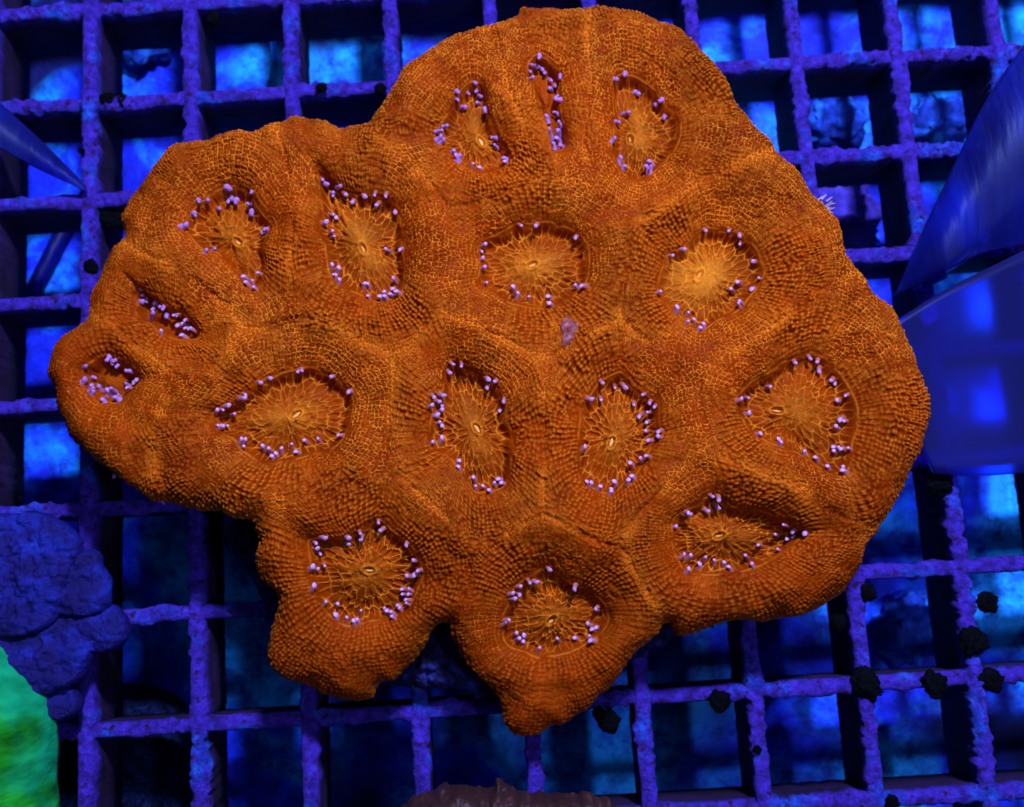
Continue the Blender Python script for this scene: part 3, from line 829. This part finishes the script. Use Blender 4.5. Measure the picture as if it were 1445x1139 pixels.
ang = RNG.uniform(0, 2 * np.pi, 3500); ln = RNG.uniform(0.0008, 0.0026, 3500); lean = RNG.uniform(0, 0.9, 3500)
dx = np.cos(ang) * lean * ln; dy = np.sin(ang) * lean * ln
wv_ = np.stack([-np.sin(ang), np.cos(ang), 0 * ang], -1) * 0.00007
tip = pick + np.stack([dx, dy, ln], -1); mid_ = pick + np.stack([dx * 0.3, dy * 0.3, ln * 0.6], -1)
BV = np.stack([pick - wv_, pick + wv_, mid_ + wv_ * 0.8, mid_ - wv_ * 0.8, tip + wv_ * 0.2, tip - wv_ * 0.2], 1).reshape(-1, 3)
b0 = np.arange(3500)[:, None] * 6
BF = np.concatenate([b0 + np.array([[0, 1, 2, 3]]), b0 + np.array([[3, 2, 4, 5]])])
o = link('turf', np_mesh('turf', BV, BF), m_moss, kind='stuff'); under(o, mound)

# ================================================================== BLUE LOBED CORAL (lower left)
m_blue = surf('blue_tissue', 260, [(0.30, (0.006, 0.002, 0.04)), (0.5, (0.011, 0.006, 0.09)), (0.66, (0.012, 0.018, 0.20)), (0.82, (0.03, 0.07, 0.4))], 0.6, 0.15, 1100, 0.9, 0.0007)
bl = at(60, 860, 0.0)
blue = empty('lobed_coral', (bl[0], bl[1], 0.0), label='dusky blue coral of overlapping rounded plates beside the green coral', category='coral')
PL = [(7.0, [(-60,720),(0,724),(25,724),(45,721),(75,728),(97,741),(113,755),(120,776),(112,800),(96,840),(80,880),(40,900),(-20,900),(-60,900)]),
      (6.2, [(60,770),(100,778),(134,776),(146,784),(148,797),(158,812),(161,835),(157,858),(142,870),(120,874),(98,872),(60,860),(40,810)]),
      (5.0, [(80,850),(120,850),(156,852),(176,864),(186,880),(182,900),(168,915),(148,923),(130,922),(100,920),(70,890)]),
      (5.4, [(-60,860),(10,860),(70,860),(110,878),(134,912),(128,938),(112,962),(92,974),(60,985),(-60,985)]),
      (4.2, [(50,930),(92,945),(108,972),(118,992),(112,1008),(97,1016),(80,1016),(60,1000)])]
for k, (zz, pts) in enumerate(PL):
    blob_field('plate', pts, zz, 1.8, 4.2, 0.7, m_blue, blue, 0.25, 800 + 11 * k, 2.6, [(0.0002, 0.0009), (0.0014, 0.0020), (0.003, (zz - 0.3) / 1000)], rough=0.3, rnd=True, extra=lambda x, y, e: 1.3 * (fbm(x / 1.8, y / 1.8, 840, 4) - 0.5) + 0.45 * np.clip(1 - worley(x / 0.8, y / 0.8, 845)[0] ** 2 * 2, 0, 1) * sst(0.3, 0.5, fbm(x / 3, y / 3, 847)) + 0.5 * np.exp(-((e - 0.5) / 0.35) ** 2))

# ================================================================== GREEN CORAL (bottom left corner)
m_green, nt, b = mat('green_tissue')
tc = nd(nt, 'ShaderNodeTexCoord'); mp_ = nd(nt, 'ShaderNodeMapping'); nt.links.new(tc.outputs['Object'], mp_.inputs[0])
mp_.inputs['Scale'].default_value = (90, 420, 200); mp_.inputs['Rotation'].default_value = (0, 0, math.radians(-28))
nn = nd(nt, 'ShaderNodeTexNoise'); nn.inputs['Scale'].default_value = 1.0; nn.inputs['Detail'].default_value = 5; nt.links.new(mp_.outputs[0], nn.inputs['Vector'])
st = ramp(nt, nn.outputs['Fac'], [(0.30, (0.004, 0.09, 0.002)), (0.5, (0.008, 0.22, 0.006)), (0.7, (0.02, 0.42, 0.025))])
tl = ramp(nt, nn.outputs['Fac'], [(0.30, (0.002, 0.18, 0.04)), (0.7, (0.008, 0.42, 0.12))])
pt = ramp(nt, noise(nt, 70, 3, 0.5), [(0.46, (0, 0, 0)), (0.58, (1, 1, 1))])
nt.links.new(mix(nt, pt, st, tl), b.inputs['Base Color']); b.inputs['Roughness'].default_value = 0.5; b.inputs['Specular IOR Level'].default_value = 0.1
bump(nt, b, nn.outputs['Fac'], 0.5, 0.0012)
gp = at(10, 1060, 0.0)
green = blob_field('green_coral', [(-120,850),(-30,872),(0,893),(20,912),(45,945),(65,975),(78,1010),(82,1060),(80,1100),(83,1139),(80,1230),(-120,1230)], 5.0, 13.0, 5.0, 0.8, m_green, None, 0.3, 860, 13.0,
           [(0.0002, 0.001), (0.0015, 0.0025), (0.003, 0.0046)], rough=0.2, rnd=True, label='bright green fleshy coral beside the dusky blue plated coral', category='coral')

# ================================================================== BROWN BUMPY CORAL (bottom edge)
m_brown, nt, b = mat('brown_tissue')
a_ = nd(nt, 'ShaderNodeAttribute', attribute_name='tint'); sp_ = nd(nt, 'ShaderNodeSeparateColor'); nt.links.new(a_.outputs['Color'], sp_.inputs[0])
tp = ramp(nt, sp_.outputs[1], [(0.05, (0.12, 0.05, 0.03)), (0.22, (0.06, 0.010, 0.004)), (0.6, (0.03, 0.003, 0.0015))])
nt.links.new(mix(nt, noise(nt, 120, 3, 0.5), tp, (0.035, 0.006, 0.002)), b.inputs['Base Color']); b.inputs['Roughness'].default_value = 0.6
bump(nt, b, noise(nt, 1500, 4, 0.6), 0.5, 0.0004)
blob_field('brown_coral', [(540,1160),(562,1139),(580,1126),(610,1113),(640,1104),(665,1110),(690,1111),(703,1100),(716,1110),(745,1113),(772,1120),(812,1117),(850,1124),(872,1138),(890,1160),(880,1240),(550,1240)], 4.0, 7.5, 1.25, 1.5, m_brown, None, 0.2, 880, 7.0,
           [(0.0003, 0.001), (0.001, 0.0036)], rough=0.7, rnd=True, label='dark reddish brown bumpy coral with pale knobs at the near edge of the rack', category='coral')

# ================================================================== PLASTIC SHEETS
def sheet(name, rows, thick, matl, **props):
    """a curved sheet of even thickness; rows of (pixel x, pixel y, height mm) points"""
    R = len(rows); Cn = len(rows[0])
    P = np.array([[[*(at(px, py, zz / 1000)), zz / 1000] for (px, py, zz) in row] for row in rows])
    k = 6
    ri = np.linspace(0, R - 1, (R - 1) * k + 1); ci = np.linspace(0, Cn - 1, (Cn - 1) * k + 1)

    def cr(A, t):
        i = np.clip(np.floor(t).astype(int), 0, len(A) - 2); f = (t - i).reshape((-1,) + (1,) * (A.ndim - 1))
        p0 = A[np.maximum(i - 1, 0)]; p1 = A[i]; p2 = A[i + 1]; p3 = A[np.minimum(i + 2, len(A) - 1)]
        return 0.5 * (2 * p1 + (p2 - p0) * f + (2 * p0 - 5 * p1 + 4 * p2 - p3) * f * f + (3 * p1 - p0 - 3 * p2 + p3) * f ** 3)
    G = cr(P, ri); G = np.swapaxes(cr(np.swapaxes(G, 0, 1), ci), 0, 1)
    a, b_ = G.shape[:2]
    du = np.gradient(G, axis=0); dv = np.gradient(G, axis=1); N = np.cross(du, dv); N /= np.linalg.norm(N, axis=-1, keepdims=True) + 1e-12
    N = np.where(N[..., 2:] < 0, -N, N)
    Vt = np.concatenate([G.reshape(-1, 3), (G - N * thick).reshape(-1, 3)])
    idx = np.arange(a * b_).reshape(a, b_); o2 = a * b_
    F = [(idx[i, j], idx[i, j + 1], idx[i + 1, j + 1], idx[i + 1, j]) for i in range(a - 1) for j in range(b_ - 1)]
    F += [(p[3] + o2, p[2] + o2, p[1] + o2, p[0] + o2) for p in F]
    bd = [idx[0, j] for j in range(b_)] + [idx[i, -1] for i in range(1, a)] + [idx[-1, j] for j in range(b_ - 2, -1, -1)] + [idx[i, 0] for i in range(a - 2, 0, -1)]
    F += [(bd[i], bd[i] + o2, bd[(i + 1) % len(bd)] + o2, bd[(i + 1) % len(bd)]) for i in range(len(bd))]
    return link(name, np_mesh(name, Vt, np.array(F)), matl, **props)


m_sh, nt, b = mat('blue_plastic')
nt.links.new(ramp(nt, noise(nt, 45, 3, 0.5), [(0.35, (0.006, 0.006, 0.20)), (0.65, (0.014, 0.022, 0.38))]), b.inputs['Base Color'])
b.inputs['Roughness'].default_value = 0.5; b.inputs['Specular IOR Level'].default_value = 0.3
tcs = nd(nt, 'ShaderNodeTexCoord'); mps = nd(nt, 'ShaderNodeMapping'); nt.links.new(tcs.outputs['Object'], mps.inputs[0])
mps.inputs['Scale'].default_value = (420, 60, 120); mps.inputs['Rotation'].default_value = (0, 0, math.radians(40))
nss = nd(nt, 'ShaderNodeTexNoise'); nss.inputs['Scale'].default_value = 1.0; nss.inputs['Detail'].default_value = 6; nt.links.new(mps.outputs[0], nss.inputs['Vector'])
cs1 = ramp(nt, nss.outputs['Fac'], [(0.3, (0.014, 0.014, 0.22)), (0.55, (0.020, 0.026, 0.34)), (0.75, (0.03, 0.05, 0.46))])
cs2 = mix(nt, ramp(nt, noise(nt, 420, 5, 0.7), [(0.62, (0, 0, 0)), (0.75, (1, 1, 1))]), cs1, (0.04, 0.10, 0.7))
nt.links.new(cs2, b.inputs['Base Color'])
bump(nt, b, nss.outputs['Fac'], 0.5, 0.0008)
b.inputs['Transmission Weight'].default_value = 0.85; b.inputs['IOR'].default_value = 1.2; b.inputs['Roughness'].default_value = 0.45; b.inputs['Specular IOR Level'].default_value = 0.12
sheet('plastic_sheet', [[(1262,418,1.4),(1300,330,4),(1345,235,6),(1398,130,8),(1470,30,10)],
                        [(1272,414,1.5),(1318,352,6),(1372,272,8),(1425,190,10),(1500,90,12)],
                        [(1282,408,1.5),(1335,378,6),(1385,330,7),(1445,270,9),(1520,190,11)],
                        [(1290,402,1.4),(1342,382,4),(1385,358,5),(1450,345,5),(1530,330,6)]], 0.0008, m_sh,
      label='curled blue plastic sheet lying over the rack beside the orange coral', category='sheet')
sheet('plastic_strap', [[(-60,84,9),(-5,140,7),(60,200,4),(118,258,1.2)],
                        [(-60,130,9.4),(-5,175,7.6),(58,222,4.6),(121,264,1.3)],
                        [(-60,180,9),(-5,207,7),(56,240,4),(124,271,1.2)]], 0.0009, m_sh,
      label='narrow blue plastic strap tapering to a point on a rack crossing', category='strap')
m_fr, nt, b = mat('frosted_acrylic')
b.inputs['Base Color'].default_value = (0.16, 0.15, 0.8, 1); b.inputs['Transmission Weight'].default_value = 0.96
b.inputs['Roughness'].default_value = 0.36; b.inputs['IOR'].default_value = 1.12; b.inputs['Specular IOR Level'].default_value = 0.04
sheet('frosted_panel', [[(1240,470,7),(1330,412,7),(1400,376,7),(1480,338,7)],
                        [(1270,560,5),(1350,530,5),(1420,520,5),(1500,500,5)],
                        [(1318,668,2.4),(1370,672,2.4),(1440,668,2.4),(1520,660,2.4)]], 0.0007, m_fr,
      label='frosted blue acrylic panel over the rack below the curled blue sheet', category='panel')
# clear stick and a slim rod under the rack
def rod(name, a, b2, r, matl, **props):
    pa = Vector((*at(a[0], a[1], a[2] / 1000), a[2] / 1000)); pb = Vector((*at(b2[0], b2[1], b2[2] / 1000), b2[2] / 1000))
    q = (pb - pa).to_track_quat('Z', 'Y'); L = (pb - pa).length; vs, fs = [], []; ns = 10
    for i, (h, k) in enumerate(((0, 0.6), (0.03, 1), (0.5, 0.95), (0.97, 1), (1, 0.6))):
        for j in range(ns):
            t = 2 * math.pi * j / ns; vs.append(tuple(pa + q @ Vector((r * k * math.cos(t), r * k * math.sin(t), h * L))))
    for i in range(4):
        for j in range(ns):
            fs.append((i * ns + j, i * ns + (j + 1) % ns, (i + 1) * ns + (j + 1) % ns, (i + 1) * ns + j))
    fs += [tuple(range(ns - 1, -1, -1)), tuple(range(4 * ns, 5 * ns))]
    me = bpy.data.meshes.new(name); me.from_pydata(vs, [], fs)
    for p_ in me.polygons:
        p_.use_smooth = len(p_.vertices) == 4
    return link(name, me, matl, **props)


m_clear = surf('pale_plastic', 200, [(0.3, (0.04, 0.14, 0.4)), (0.7, (0.1, 0.3, 0.6))], 0.25, 0.5)
rod('plastic_stick', (378, 2, -3), (389, 88, -26.5), 0.0005, m_clear, label='thin pale plastic stick standing in a grid cell of the rack', category='stick')
rod('plastic_rod', (108, 290, -25.2), (-30, 560, -25.2), 0.0014, m_sh, label='slim dark blue rod lying slanted under the rack', category='rod')
